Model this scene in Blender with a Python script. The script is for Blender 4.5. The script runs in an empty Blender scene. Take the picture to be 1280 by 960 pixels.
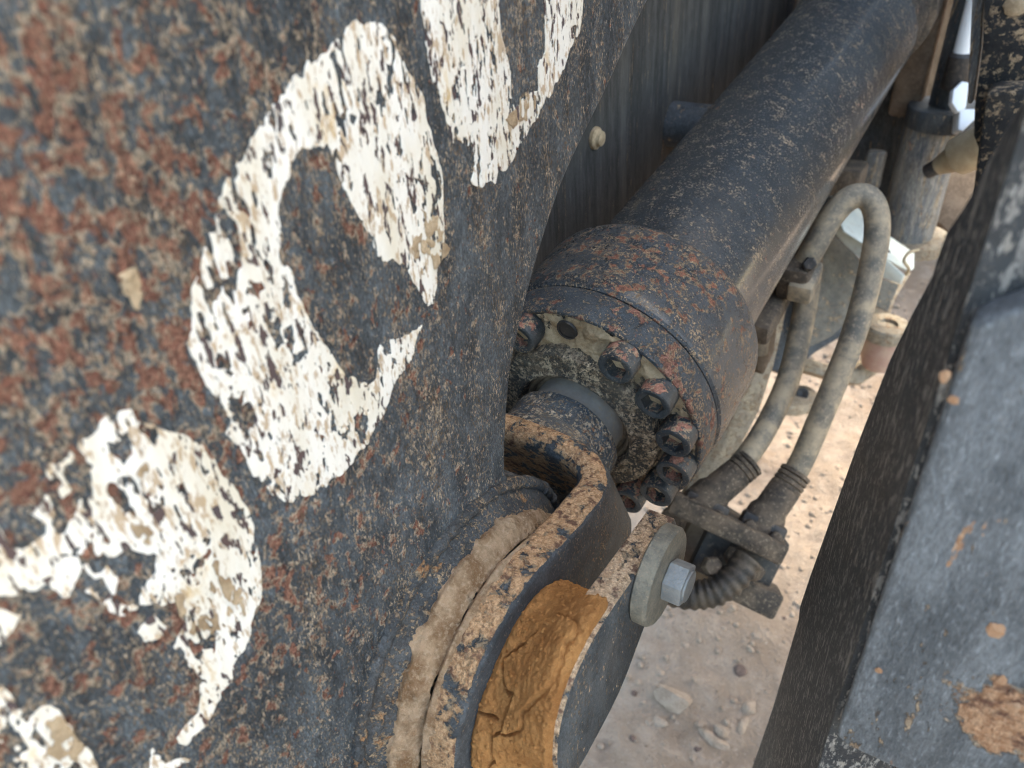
import bpy, bmesh, math, random
import numpy as np
from mathutils import Vector, Matrix
random.seed(7); RNG = np.random.default_rng(7)
R = math.radians
S = bpy.context.scene
COL = S.collection

# ------------------------------------------------------------------ camera
# camera axes (right, down, forward) expressed in the world: X = along the pivot pin, Y = along the machine, Z = up
W = np.array([[0.84046, 0.2691, -0.47034], [0.5377, -0.52179, 0.66228], [-0.0672, -0.80952, -0.58324]])
CAM = np.array([0.0, 0.0, 1.25])
FOC = 960.0
cd = bpy.data.cameras.new('camera'); co = bpy.data.objects.new('camera', cd); COL.objects.link(co)
cd.sensor_width = 36.0; cd.lens = 27.0; cd.clip_start = 0.02; cd.clip_end = 2000
cd.dof.use_dof = True; cd.dof.focus_distance = 0.52; cd.dof.aperture_fstop = 8.5
Mx = Matrix(((W[0][0], -W[0][1], -W[0][2], CAM[0]), (W[1][0], -W[1][1], -W[1][2], CAM[1]), (W[2][0], -W[2][1], -W[2][2], CAM[2]), (0, 0, 0, 1)))
co.matrix_world = Mx
S.camera = co

# ------------------------------------------------------------------ light
SUN_AZ = R(28)      # measured from +Y (north) towards +X
SUN_EL = R(47)
wd = bpy.data.worlds.new('World'); S.world = wd; wd.use_nodes = True
wn = wd.node_tree.nodes; wl = wd.node_tree.links
sky = wn.new('ShaderNodeTexSky'); sky.sky_type = 'NISHITA'; sky.sun_disc = False
sky.sun_elevation = SUN_EL; sky.sun_rotation = SUN_AZ; sky.dust_density = 2.5; sky.air_density = 1.0
wl.new(sky.outputs[0], wn['Background'].inputs[0]); wn['Background'].inputs[1].default_value = 0.15
sd = bpy.data.lights.new('sun', 'SUN'); sd.energy = 1.2; sd.angle = R(10); sd.color = (1.0, 0.99, 0.98)
so = bpy.data.objects.new('sun', sd); COL.objects.link(so)
sv = Vector((math.sin(SUN_AZ) * math.cos(SUN_EL), math.cos(SUN_AZ) * math.cos(SUN_EL), math.sin(SUN_EL)))
so.rotation_euler = sv.to_track_quat('Z', 'Y').to_euler()
S.view_settings.view_transform = 'Standard'; S.view_settings.look = 'None'; S.view_settings.gamma = 1.0
S.view_settings.exposure = 2.8
S.view_settings.use_white_balance = True; S.view_settings.white_balance_temperature = 7400; S.view_settings.white_balance_tint = 4
S.cycles.use_denoising = True; S.cycles.pixel_filter_type = 'BLACKMAN_HARRIS'; S.cycles.filter_width = 1.0
S.cycles.max_bounces = 8

# ------------------------------------------------------------------ measuring helpers
def dirs(p):
    p = np.atleast_2d(np.array(p, float))
    return np.c_[(p[:, 0] - 640) / FOC, (p[:, 1] - 480) / FOC, np.ones(len(p))] @ W.T
def K(x, y, t): return CAM + dirs([[x, y]])[0] * t                       # point at a given depth
def onX(p, X): d = dirs(p); return CAM + d * (X / d[:, 0])[:, None]
def onZ(p, z): d = dirs(p); return CAM + d * ((z - CAM[2]) / d[:, 2])[:, None]
def atY(p, y): d = dirs(p); return CAM + d * (y / d[:, 1])[:, None]
def onPlane(p, o, n): d = dirs(p); return CAM + d * (((np.array(o) - CAM) @ n) / (d @ n))[:, None]

AX = np.array([0.0, 0.98863, 0.15035])         # cylinder axis, away from the camera
BX = np.array([0.0, -0.15035, 0.98863])        # square to it, upwards
EX = np.array([1.0, 0.0, 0.0])
P0 = np.array([-0.25775, 0.46300, 0.83484])    # centre of the gland face
CP = P0 - 0.2228 * AX                          # centre of the pivot pin
XP = -0.222                                    # near face of the loader arm

# ------------------------------------------------------------------ numpy noise
def _h(i, j, k, s):
    n = (i * 374761393 + j * 668265263 + k * 2147483647 + s * 1274126177) & 0xFFFFFFFF
    n = ((n ^ (n >> 13)) * 1274126177) & 0xFFFFFFFF
    return ((n ^ (n >> 16)) & 0xFFFF) / 65535.0
def vnoise(p, seed=0):
    p = np.asarray(p, float); i = np.floor(p).astype(np.int64); f = p - i; f = f * f * (3 - 2 * f); o = 0
    for a in (0, 1):
        for b in (0, 1):
            for c in (0, 1):
                w = (f[..., 0] if a else 1 - f[..., 0]) * (f[..., 1] if b else 1 - f[..., 1]) * (f[..., 2] if c else 1 - f[..., 2])
                o = o + w * _h(i[..., 0] + a, i[..., 1] + b, i[..., 2] + c, seed)
    return o
def fbm(p, sc=1.0, oct=4, seed=0, gain=0.5):
    p = np.asarray(p, float) * sc; o = 0; am = 1; tot = 0
    for k in range(oct):
        o = o + am * vnoise(p + 17.3 * k, seed + k); tot += am; am *= gain; p = p * 2.03
    return o / tot - 0.5

# ------------------------------------------------------------------ object helpers
def thing(name, label, cat, loc=(0, 0, 0), group=None):
    o = bpy.data.objects.new(name, None); COL.objects.link(o); o.location = loc; o.empty_display_size = 0.05
    o['label'] = label; o['category'] = cat
    if group: o['group'] = group
    return o
def origin(o):
    v = np.zeros(3)
    while o is not None: v = v + np.array(o.location); o = o.parent
    return v
def mk(name, V, F, mat, parent=None, smooth=True, auto=35, loc=None):
    """One mesh object; V in world coordinates."""
    V = np.asarray(V, float)
    if parent is not None and loc is None: off = origin(parent); L = (0, 0, 0)
    elif loc is not None: off = np.array(loc); L = Vector(off - (origin(parent) if parent is not None else 0))
    else: off = np.zeros(3); L = (0, 0, 0)
    me = bpy.data.meshes.new(name); me.from_pydata((V - off).tolist(), [], [list(map(int, f)) for f in F]); me.update()
    o = bpy.data.objects.new(name, me); COL.objects.link(o); o.location = L
    if parent is not None: o.parent = parent
    for m in (mat if isinstance(mat, (list, tuple)) else [mat]): me.materials.append(m)
    if smooth:
        me.polygons.foreach_set('use_smooth', [True] * len(me.polygons))
        if auto and auto < 180: sharp(me, auto)
    return o
def sharp(me, deg):
    bm = bmesh.new(); bm.from_mesh(me); c = R(deg)
    bmesh.ops.recalc_face_normals(bm, faces=bm.faces)
    for e in bm.edges:
        if len(e.link_faces) == 2 and e.calc_face_angle(0) > c: e.smooth = False
    bm.to_mesh(me); bm.free()
def tag(o, label, cat=None, group=None, kind=None):
    if label: o['label'] = label
    if cat: o['category'] = cat
    if group: o['group'] = group
    if kind: o['kind'] = kind
    return o
def grid_faces(nu, nv, cu=False, cv=False):
    F = []
    for i in range(nu if cu else nu - 1):
        for j in range(nv if cv else nv - 1):
            a, b = i, (i + 1) % nu; c, d = j, (j + 1) % nv
            F.append((a * nv + c, b * nv + c, b * nv + d, a * nv + d))
    return F
def frame(ax):
    ax = np.array(ax, float); ax /= np.linalg.norm(ax)
    r = np.array([0, 0, 1.0]) if abs(ax[2]) < .9 else np.array([0, 1.0, 0])
    u = np.cross(r, ax); u /= np.linalg.norm(u); return u, np.cross(ax, u), ax
def lathe(prof, o, ax, n=64, u=None, v=None, wob=0, seed=0):
    """profile [(s, r)] turned about the axis; closes on the axis where r == 0"""
    if u is None: u, v, ax = frame(ax)
    ax = np.array(ax); V = []; F = []
    th = np.arange(n) * 2 * math.pi / n
    for s, r in prof:
        p = np.array(o) + ax * s + r * (np.cos(th)[:, None] * u + np.sin(th)[:, None] * v)
        V.append(p)
    V = np.concatenate(V)
    if wob: 
        nz = fbm(V, 60, 3, seed)[:, None]; c = np.array(o) + ((V - o) @ ax)[:, None] * ax; d = V - c
        V = V + d / (np.linalg.norm(d, axis=1)[:, None] + 1e-9) * nz * wob
    m = len(prof)
    for k in range(m - 1):
        for j in range(n):
            a, b = k * n + j, k * n + (j + 1) % n; F.append((a, b, b + n, a + n))
    if prof[0][1] > 1e-6: F.append(tuple(range(n - 1, -1, -1)))
    if prof[-1][1] > 1e-6: F.append(tuple(range((m - 1) * n, m * n)))
    return V, F
def prism(poly, o, u, v, w, h, bev=0.0, seg=2):
    """polygon (in u, v) at o, pushed h along w, edges rounded"""
    o, u, v, w = map(np.array, (o, u, v, w)); n = len(poly); q = np.array(poly)
    B = o + q[:, :1] * u + q[:, 1:] * v; V = np.concatenate([B, B + w * h])
    F = [tuple(range(n - 1, -1, -1)), tuple(range(n, 2 * n))] + [(i, (i + 1) % n, (i + 1) % n + n, i + n) for i in range(n)]
    return bevel(V, F, bev, seg) if bev else (V, F)
def bevel(V, F, w, seg=2, ang=25):
    bm = bmesh.new(); vs = [bm.verts.new(p) for p in V]
    for f in F:
        try: bm.faces.new([vs[i] for i in f])
        except ValueError: pass
    bmesh.ops.recalc_face_normals(bm, faces=bm.faces)
    ed = [e for e in bm.edges if len(e.link_faces) == 2 and e.calc_face_angle(0) > R(ang)]
    bmesh.ops.bevel(bm, geom=ed, offset=w, segments=seg, profile=.5, affect='EDGES', clamp_overlap=True)
    bm.verts.index_update(); V = np.array([p.co for p in bm.verts]); F = [tuple(x.index for x in f.verts) for f in bm.faces]
    bm.free(); return V, F
def box(c, u, v, w, s, bev=0.003, seg=2):
    """box centred at c, axes u v w, full sizes s"""
    c, u, v, w = [np.array(x, float) for x in (c, u, v, w)]
    return prism([(-s[0] / 2, -s[1] / 2), (s[0] / 2, -s[1] / 2), (s[0] / 2, s[1] / 2), (-s[0] / 2, s[1] / 2)], c - w * s[2] / 2, u, v, w, s[2], bev, seg)
def spline(P, n):
    P = np.array(P, float); Q = np.concatenate([[2 * P[0] - P[1]], P, [2 * P[-1] - P[-2]]]); out = []
    for i in range(len(P) - 1):
        a, b, c, d = Q[i:i + 4]
        for t in np.arange(n) / n:
            out.append(.5 * (2 * b + (c - a) * t + (2 * a - 5 * b + 4 * c - d) * t * t + (3 * b - a - 3 * c + d) * t ** 3))
    out.append(P[-1]); return np.array(out)
def tube(path, rad, n=16, cap=True):
    path = np.array(path, float); m = len(path); rad = np.broadcast_to(rad, (m,))
    T = np.gradient(path, axis=0); T /= np.linalg.norm(T, axis=1)[:, None]
    u = frame(T[0])[0]; V = []; th = np.arange(n) * 2 * math.pi / n
    for i in range(m):
        u = u - T[i] * (u @ T[i]); u /= np.linalg.norm(u); w = np.cross(T[i], u)
        V.append(path[i] + rad[i] * (np.cos(th)[:, None] * u + np.sin(th)[:, None] * w))
    F = grid_faces(m, n, False, True)
    if cap: F += [tuple(range(n - 1, -1, -1)), tuple(range((m - 1) * n, m * n))]
    return np.concatenate(V), F
def join(*VF):
    V = []; F = []; k = 0
    for v, f in VF:
        V.append(v); F += [tuple(i + k for i in q) for q in f]; k += len(v)
    return np.concatenate(V), F
def unit(v): v = np.array(v, float); return v / np.linalg.norm(v)
def lump(c, r, seed, ax=(1, 1, 1), rough=.45, sub=3):
    bm = bmesh.new(); bmesh.ops.create_icosphere(bm, subdivisions=sub, radius=1)
    V = np.array([v.co for v in bm.verts]); F = [tuple(x.index for x in f.verts) for f in bm.faces]; bm.free()
    d = 1 + rough * fbm(V + seed * 3.1, 1.3, 4, seed) * 1.6
    # broken facets: clip by a few planes
    rg = np.random.default_rng(seed); V = V * d[:, None]
    for _ in range(5):
        n = unit(rg.normal(size=3)); h = .62 + .25 * rg.random(); e = V @ n; V = V - np.where(e > h, e - h, 0)[:, None] * n * .9
    return np.array(c) + V * r * np.array(ax), F

# ------------------------------------------------------------------ materials
class NT:
    def __init__(s, name):
        s.m = bpy.data.materials.new(name); s.m.use_nodes = True; s.t = s.m.node_tree; s.t.nodes.clear()
        s.out = s.t.nodes.new('ShaderNodeOutputMaterial'); s.b = s.t.nodes.new('ShaderNodeBsdfPrincipled')
        s.t.links.new(s.b.outputs[0], s.out.inputs[0])
        s.tc = s.t.nodes.new('ShaderNodeTexCoord'); s.co = s.tc.outputs['Object']
    def rnd(s):
        oi = s.t.nodes.new('ShaderNodeObjectInfo'); mul = s.t.nodes.new('ShaderNodeVectorMath'); mul.operation = 'SCALE'
        mul.inputs[0].default_value = (37.1, 11.7, 23.3); s.t.links.new(oi.outputs['Random'], mul.inputs['Scale'])
        ad = s.t.nodes.new('ShaderNodeVectorMath'); s.t.links.new(s.co, ad.inputs[0]); s.t.links.new(mul.outputs[0], ad.inputs[1]); s.co = ad.outputs[0]
    def set(s, inp, v):
        if isinstance(v, bpy.types.NodeSocket): s.t.links.new(v, inp)
        else:
            if hasattr(inp.default_value, '__len__') and not hasattr(v, '__len__'): v = (v, v, v, 1)[:len(inp.default_value)]
            if hasattr(v, '__len__') and len(v) == 3 and len(inp.default_value) == 4: v = (*v, 1)
            inp.default_value = v
    def map(s, sc, rot=(0, 0, 0), loc=(0, 0, 0)):
        n = s.t.nodes.new('ShaderNodeMapping'); s.set(n.inputs['Scale'], sc); n.inputs['Rotation'].default_value = rot; n.inputs['Location'].default_value = loc
        s.t.links.new(s.co, n.inputs[0]); return n.outputs[0]
    def noise(s, scale, detail=6, rough=.6, dist=0., vec=None):
        n = s.t.nodes.new('ShaderNodeTexNoise'); s.set(n.inputs['Vector'], vec or s.co); n.inputs['Scale'].default_value = scale
        n.inputs['Detail'].default_value = detail; n.inputs['Roughness'].default_value = rough; n.inputs['Distortion'].default_value = dist; return n.outputs[0]
    def voro(s, scale, vec=None, feat='F1', rnd=1.0):
        n = s.t.nodes.new('ShaderNodeTexVoronoi'); n.feature = feat; s.set(n.inputs['Vector'], vec or s.co); n.inputs['Scale'].default_value = scale
        n.inputs['Randomness'].default_value = rnd; return n.outputs[0]
    def f(s, op, a, b=0., c=None, clamp=False):
        n = s.t.nodes.new('ShaderNodeMath'); n.operation = op; n.use_clamp = clamp; s.set(n.inputs[0], a); s.set(n.inputs[1], b)
        if c is not None: s.set(n.inputs[2], c)
        return n.outputs[0]
    def step(s, v, lo, hi, a=0., b=1.):
        n = s.t.nodes.new('ShaderNodeMapRange'); n.interpolation_type = 'SMOOTHSTEP'
        for k, x in zip((0, 1, 2, 3, 4), (v, lo, hi, a, b)): s.set(n.inputs[k], x)
        return n.outputs[0]
    def mix(s, fac, a, b, mode='MIX'):
        n = s.t.nodes.new('ShaderNodeMix'); n.data_type = 'RGBA'; n.blend_type = mode
        s.set(n.inputs[0], fac); s.set(n.inputs[6], a); s.set(n.inputs[7], b); return n.outputs[2]
    def sep(s):
        n = s.t.nodes.new('ShaderNodeSeparateXYZ'); s.t.links.new(s.tc.outputs['Object'], n.inputs[0]); return n.outputs
    def bump(s, h, dist=.001, strength=1.0, nrm=None):
        n = s.t.nodes.new('ShaderNodeBump'); s.set(n.inputs['Height'], h); n.inputs['Distance'].default_value = dist; n.inputs['Strength'].default_value = strength
        if nrm is not None: s.t.links.new(nrm, n.inputs['Normal'])
        return n.outputs[0]
    def done(s, col, rough, nrm=None, metal=0., spec=.5):
        s.set(s.b.inputs['Base Color'], col); s.set(s.b.inputs['Roughness'], rough); s.set(s.b.inputs['Metallic'], metal)
        s.set(s.b.inputs['Specular IOR Level'], spec)
        if nrm is not None: s.t.links.new(nrm, s.b.inputs['Normal'])
        return s.m

PAINT = (.028, .035, .040); PAINT2 = (.074, .088, .097); RUST1 = (.20, .070, .045); RUST2 = (.36, .15, .085); TAN = (.46, .33, .205); DARKRUST = (.10, .045, .035)

def steel(name, rust=.5, speck=.5, dust=.3, st=(1, 1, .35), sc=1., rough=.42, paint=PAINT, paint2=PAINT2, rust1=RUST1, rust2=RUST2, tan=TAN, grad=None, rnd=True,
          rsc=60., ssc=260., bumpd=.0009, low=6., bigk=.30, spec=.32, gs=900., gk=.55, coat=0., sms=38.):
    """worn dark paint: rust patches with pale rims, fine dust specks drawn out along st, thin dust film"""
    n = NT(name)
    if rnd: n.rnd()
    g = grad(n) if grad else rust
    vs = n.map(st); vr = n.map((st[0], st[1], (st[2] + 1) / 2 if st[2] < 1 else st[2]))
    tone = n.noise(55 * sc, 8, .68, 0, vs)
    col = n.mix(n.step(tone, .34, .68), paint, paint2)
    fn = n.noise(520 * sc, 4, .7, 0, vs)
    col = n.mix(n.step(fn, .52, .72, 0, .45), col, tuple(x * 2.1 for x in paint2))
    col = n.mix(n.step(fn, .48, .30, 0, .5), col, tuple(x * .45 for x in paint))
    # rust
    rn = n.noise(rsc * sc, 10, .66, .3, vr)
    big = n.noise(low * sc, 3, .5)
    th = n.f('MULTIPLY_ADD', big, bigk, rn)
    d = n.f('SUBTRACT', th, n.f('MULTIPLY_ADD', g, -.30, .77 + bigk * .5))
    rm = n.step(d, 0., .025)
    rv = n.noise(rsc * 4 * sc, 6, .7)
    rcol = n.mix(n.step(rv, .40, .62), rust1, rust2)
    rcol = n.mix(n.step(n.noise(rsc * 1.8 * sc, 5, .6, 0, n.map((1, 1, 1), loc=(3, 1, 7))), .50, .66, 0, .85), rcol, DARKRUST)
    rim = n.f('MULTIPLY', n.step(d, -.045, -.005), n.step(d, .055, .005))
    rimn = n.step(n.noise(190 * sc, 4, .6), .46, .56)
    # specks
    sn = n.noise(ssc * sc, 7, .72, .25, vs)
    smod = n.noise(sms * sc, 6, .65, 0, n.map((st[0], st[1], st[2] * .6), loc=(5, 2, 9)))
    sl = n.f('MULTIPLY_ADD', smod, -.42, .86 - .16 * speck)
    sd_ = n.f('SUBTRACT', sn, sl)
    sm = n.step(sd_, .0, .045)
    scol = n.mix(n.step(n.noise(150 * sc, 4, .6), .38, .62), tan, (.25, .175, .115))
    rsn = n.noise(ssc * .6 * sc, 6, .62, .3, n.map(st, loc=(9, 4, 1)))
    rsm = n.step(n.f('SUBTRACT', rsn, n.f('MULTIPLY_ADD', big, -.25, .845 - .11 * rust)), 0, .04)
    col = n.mix(rsm, col, n.mix(n.step(rv, .42, .6), rust1, rust2))
    col = n.mix(rm, col, rcol)
    col = n.mix(n.f('MULTIPLY', sm, n.f('MULTIPLY_ADD', rm, -.35, .92)), col, scol)
    col = n.mix(n.f('MULTIPLY', rim, n.f('MULTIPLY', rimn, .8)), col, tan)
    gr = n.step(n.noise(gs * sc, 4, .75, 0, vs), .28, .72, 1 - gk, 1 + gk)
    col = n.mix(1., col, gr, 'MULTIPLY')
    dm = n.step(n.noise(16 * sc, 8, .72, 0, vs), .46, .80, 0, dust)
    col = n.mix(dm, col, (.32, .26, .195))
    h = n.f('ADD', n.f('MULTIPLY', rm, n.f('MULTIPLY_ADD', rv, 1.6, .1)), n.f('MULTIPLY', sm, .8))
    h = n.f('ADD', h, n.f('MULTIPLY', rim, .5))
    h = n.f('ADD', h, n.f('MULTIPLY', fn, .35))
    h = n.f('ADD', h, n.f('ADD', n.f('MULTIPLY', tone, .5), n.f('MULTIPLY', gr, .35)))
    rg = n.f('ADD', n.f('MULTIPLY', n.f('MAXIMUM', n.f('MAXIMUM', rm, rsm), sm), .42), n.f('MULTIPLY_ADD', tone, .25, rough - .10), clamp=True)
    if coat:
        n.set(n.b.inputs['Coat Weight'], n.f('MULTIPLY', n.f('SUBTRACT', 1., n.f('MAXIMUM', n.f('MAXIMUM', rm, rsm), sm)), coat)); n.b.inputs['Coat Roughness'].default_value = .16
    return n.done(col, rg, n.bump(h, bumpd), 0., spec)

def earth(name, c1, c2, c3, sc=1., bumpd=.002, cracks=False, rough=.95, fine=500., wa=1.):
    n = NT(name); n.rnd()
    a = n.noise(18 * sc, 8, .65); b = n.noise(120 * sc, 6, .7); c = n.noise(fine * sc, 3, .6)
    col = n.mix(n.step(a, .35, .66), c1, c2)  # hollows darker than humps: shading put into the earth's colour
    col = n.mix(n.step(b, .46, .70, 0, .75), col, c3)
    col = n.mix(n.step(c, .60, .75, 0, .6), col, tuple(x * .35 for x in c1))
    col = n.mix(n.step(c, .40, .28, 0, .5), col, tuple(min(1, x * 1.5) for x in c2))
    h = n.f('ADD', n.f('MULTIPLY', a, wa), n.f('ADD', n.f('MULTIPLY', b, 1.0), n.f('MULTIPLY', c, .5)))
    return n.done(col, rough, n.bump(h, bumpd), 0, .2)

def armgrad(n):   # the arm has rusted most towards its upper left
    x = n.sep(); y = n.step(x[1], .08, .36, .78, .45); z = n.step(x[2], .80, 1.25, -.10, .12)
    return n.f('ADD', y, z)

def clevgrad(n):   # the top edges are scraped to rust, the flanks keep their paint
    ge = n.t.nodes.new('ShaderNodeNewGeometry'); sp = n.t.nodes.new('ShaderNodeSeparateXYZ'); n.t.links.new(ge.outputs['Normal'], sp.inputs[0])
    return n.f('MAXIMUM', n.step(sp.outputs[2], .50, .80, .10, 1.20), n.step(n.f('MULTIPLY', sp.outputs[1], -1.), .45, .8, .1, 1.05))
def bossgrad(n):
    x = n.sep(); return n.step(n.noise(25, 4, .6), .45, .6, .30, .62)
def padgrad(n):   # one rusted, mud stained corner
    c = onPlane([[1262, 905]], (.0025, .25, 0), np.array([0, -1.0, 0]))[0] - np.array([.05, .35, .5])
    vm = n.t.nodes.new('ShaderNodeVectorMath'); vm.operation = 'DISTANCE'; n.t.links.new(n.tc.outputs['Object'], vm.inputs[0]); vm.inputs[1].default_value = tuple(c)
    return n.step(vm.outputs['Value'], .010, .040, 1.45, .26)
def screwgrad(n):   # rust where the heads' upper sides were scraped
    ge = n.t.nodes.new('ShaderNodeNewGeometry'); sp = n.t.nodes.new('ShaderNodeSeparateXYZ'); n.t.links.new(ge.outputs['Normal'], sp.inputs[0])
    return n.step(sp.outputs[2], .15, .75, .22, .86)
M = {}
M['arm'] = steel('arm_paint', .55, .69, .04, st=(1, 1, .42), grad=armgrad, rnd=False, rsc=130, ssc=860, bumpd=.0020, paint=(.054, .065, .075), paint2=(.165, .194, .214), bigk=.14, tan=(.80, .64, .46), rust1=(.27, .11, .078), rust2=(.50, .26, .175), gs=1250, gk=.66, sms=62)
M['frame'] = steel('frame_paint', .0, .18, .32, st=(1, 1, .05), rsc=30, ssc=380, paint=(.046, .045, .043), paint2=(.092, .089, .084), rough=.7, spec=.12, gk=.35)
M['barrel'] = steel('barrel_paint', .34, .46, .02, st=(1, 1, 1), rsc=120, ssc=430, rough=.20, paint=(.031, .036, .040), paint2=(.042, .048, .053), bumpd=.0003, spec=.5, gs=700, gk=.45, coat=.7, sms=70)
M['head'] = steel('head_paint', .58, .62, .03, st=(1, 1, 1), rsc=105, ssc=450, rough=.26, paint=(.032, .039, .046), paint2=(.058, .070, .081), bumpd=.0008, spec=.5, gk=.55, coat=.3)
M['flange'] = steel('flange_paint', .30, 1.10, .85, st=(1, 1, 1), rsc=60, ssc=330, rough=.6, bumpd=.0012, paint=(.045, .040, .035), paint2=(.10, .088, .072), tan=(.68, .52, .35), sms=60)
M['screw'] = steel('screw_paint', .40, .28, .22, st=(1, 1, 1), grad=screwgrad, rsc=110, ssc=420, rough=.36, paint=(.030, .035, .039), paint2=(.058, .067, .073), bumpd=.0003, rust1=(.24, .10, .07), rust2=(.40, .20, .14), low=60, bigk=.1, gk=.35)
M['clevis'] = steel('clevis_rust', .40, .36, .05, st=(1, 1, 1), grad=clevgrad, rsc=85, ssc=520, rough=.55, rust1=(.40, .225, .115), rust2=(.58, .365, .205), bumpd=.0010, paint=(.038, .042, .045), paint2=(.088, .096, .102), low=14, bigk=.2, gk=.32)
M['rim'] = steel('head_rim_paint', .70, .62, .08, st=(1, 1, 1), rsc=100, ssc=450, rough=.34, paint=(.042, .052, .062), paint2=(.074, .089, .103), bumpd=.0010, rust1=(.20, .08, .06), rust2=(.36, .19, .14), low=30)
M['dirty_grey'] = steel('dirty_grey', .25, .5, .6, st=(1, 1, 1), rsc=30, ssc=90, rough=.6, paint=(.10, .092, .078), paint2=(.19, .165, .13))
M['collar'] = steel('collar_paint', .46, .92, .45, st=(1, 1, 1), rsc=70, ssc=330, rough=.45, rust1=(.30, .13, .07), rust2=(.45, .25, .14), bumpd=.0012, paint=(.044, .056, .068), paint2=(.10, .122, .140), tan=(.62, .51, .37), low=30)
M['strap'] = steel('strap_paint', .40, .42, .25, st=(1, 1, .5), grad=clevgrad, rsc=85, ssc=420, rough=.5, rust1=(.44, .29, .175), rust2=(.60, .43, .28), paint=(.042, .047, .050), paint2=(.090, .099, .103), bigk=.2, gk=.35)
M['boss'] = steel('boss_paint', .40, .66, .20, grad=bossgrad, st=(1, 1, 1), rsc=70, ssc=420, rough=.45, rust1=(.34, .17, .08), rust2=(.46, .25, .12), paint=(.040, .043, .046), paint2=(.092, .099, .103), bumpd=.0012)
def mat_beam():
    n = NT('scratched_beam_paint'); a = n.noise(30, 7, .65)
    col = n.mix(n.step(a, .35, .68), (.030, .034, .038), (.062, .068, .072))
    for sc_, rt, lo, hi, c_ in ((1., (R(10), 0, 0), .60, .65, (.42, .39, .35)), (.8, (R(4), 0, 0), .60, .63, (.34, .32, .29)), (2.6, (R(18), 0, 0), .58, .64, (.40, .37, .33)), (1.7, (R(-14), 0, 0), .60, .64, (.50, .47, .42)), (.6, (R(32), 0, 0), .635, .665, (.46, .42, .36))):
        v = n.map((230 * sc_, 230 * sc_, 62 * sc_), rt, (sc_, 3, 1)); col = n.mix(n.step(n.noise(1., 4, .6, .2, v), lo, hi, 0, .62), col, c_)
    col = n.mix(n.step(n.noise(500, 4, .7), .56, .68, 0, .45), col, (.30, .28, .25))
    h = n.f('ADD', n.f('MULTIPLY', a, 1.), n.noise(300, 5, .7))
    return n.done(col, n.f('MULTIPLY_ADD', a, .3, .38), n.bump(h, .0006), 0, .4)
M['beam'] = mat_beam()
M['pad'] = steel('pad_paint', .30, .26, .08, st=(1, 1, .28), rsc=70, ssc=160, rough=.5, paint=(.105, .117, .126), paint2=(.225, .243, .255), rust1=(.38, .20, .11), rust2=(.58, .36, .22), grad=padgrad, rnd=False, bigk=.12, tan=(.56, .42, .29), gk=.3)
M['mud_panel'] = steel('muddy_black_panel', .1, .72, .2, st=(1, 1, 1), rsc=30, ssc=110, rough=.6, paint=(.012, .012, .013), paint2=(.03, .03, .03))
M['far_steel'] = steel('far_steel', .12, .3, .4, st=(1, 1, .2), rsc=40, ssc=150, rough=.4, paint=(.034, .038, .042), paint2=(.078, .085, .092))
M['dusty_post'] = steel('dusty_post', .30, .6, 1., st=(1, 1, .12), rsc=40, ssc=120, rough=.36, paint=(.10, .115, .13), paint2=(.30, .27, .23), tan=(.5, .4, .28))
M['dusty_steel'] = steel('dusty_steel', .35, .8, .9, st=(1, 1, 1), rsc=40, ssc=150, rough=.7, paint=(.26, .215, .165), paint2=(.40, .32, .22), rust2=(.45, .30, .18))
M['mud'] = earth('dry_mud', (.36, .20, .10), (.76, .52, .33), (.84, .63, .43), 2.8, .007, fine=600.)
M['ochre'] = earth('packed_ochre_dirt', (.36, .155, .050), (.56, .270, .095), (.42, .19, .065), 2.4, .0030, fine=560, wa=.35)
M['palemud'] = earth('pale_mud', (.42, .29, .175), (.76, .58, .38), (.56, .41, .26), 3.0, .003)
M['brown'] = earth('brown_dust', (.115, .08, .055), (.19, .135, .095), (.24, .17, .12), 1.5, .0012)

def mat_plain(name, c, rough=.5, metal=0., c2=None, sc=40., bumpd=.0005, dust=0., spec=.5):
    n = NT(name); n.rnd(); a = n.noise(sc, 7, .65)
    col = n.mix(n.step(a, .35, .68), c, c2 or tuple(x * 1.6 for x in c))
    col = n.mix(n.step(n.noise(sc * 6, 4, .65), .52, .70, 0, dust), col, (.42, .32, .22))
    return n.done(col, n.f('MULTIPLY_ADD', a, .25, rough - .1), n.bump(n.noise(sc * 5, 5, .7), bumpd), metal, spec)
M['rod'] = mat_plain('polished_rod', (.30, .265, .225), .58, 0., (.42, .375, .315), 40, .0003, .7, .2)
M['seal'] = mat_plain('dusty_seal', (.10, .075, .05), .6, 0, (.30, .22, .14), 60, .001, .6)
M['zinc'] = mat_plain('plated_washer', (.17, .160, .130), .55, .2, (.30, .268, .205), 110, .0014, .6)
M['boltzinc'] = mat_plain('plated_bolt', (.22, .235, .24), .45, .3, (.32, .325, .315), 120, .0008, .45)
M['hose'] = mat_plain('dusty_hose', (.12, .108, .088), .65, 0, (.40, .31, .205), 34, .0009, .6)
M['hose2'] = mat_plain('mudded_hose', (.012, .011, .011), .55, 0, (.085, .062, .042), 45, .0010, .10)
M['fitting'] = mat_plain('dusty_fitting', (.036, .028, .022), .8, 0, (.135, .098, .068), 40, .0016, .4)
M['darkfit'] = mat_plain('dark_fitting', (.015, .015, .016), .5, 0, (.05, .04, .034), 30, .0008, .2)
M['orange_mud'] = mat_plain('orange_mud', (.42, .22, .115), .8, 0, (.58, .36, .22), 60, .002, .4)
M['white_zinc'] = mat_plain('bright_plated', (.62, .64, .58), .42, .25, (.76, .76, .66), 18, .0006, .25)
M['white'] = mat_plain('white_plastic', (.80, .80, .80), .4, 0, (.82, .82, .82), 10, .0001, .03)  # also the rod shaft, where white stands in for reflected sky
M['pink'] = mat_plain('faded_red_paint', (.36, .20, .16), .7, 0, (.46, .32, .24), 24, .0010, .8)
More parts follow.
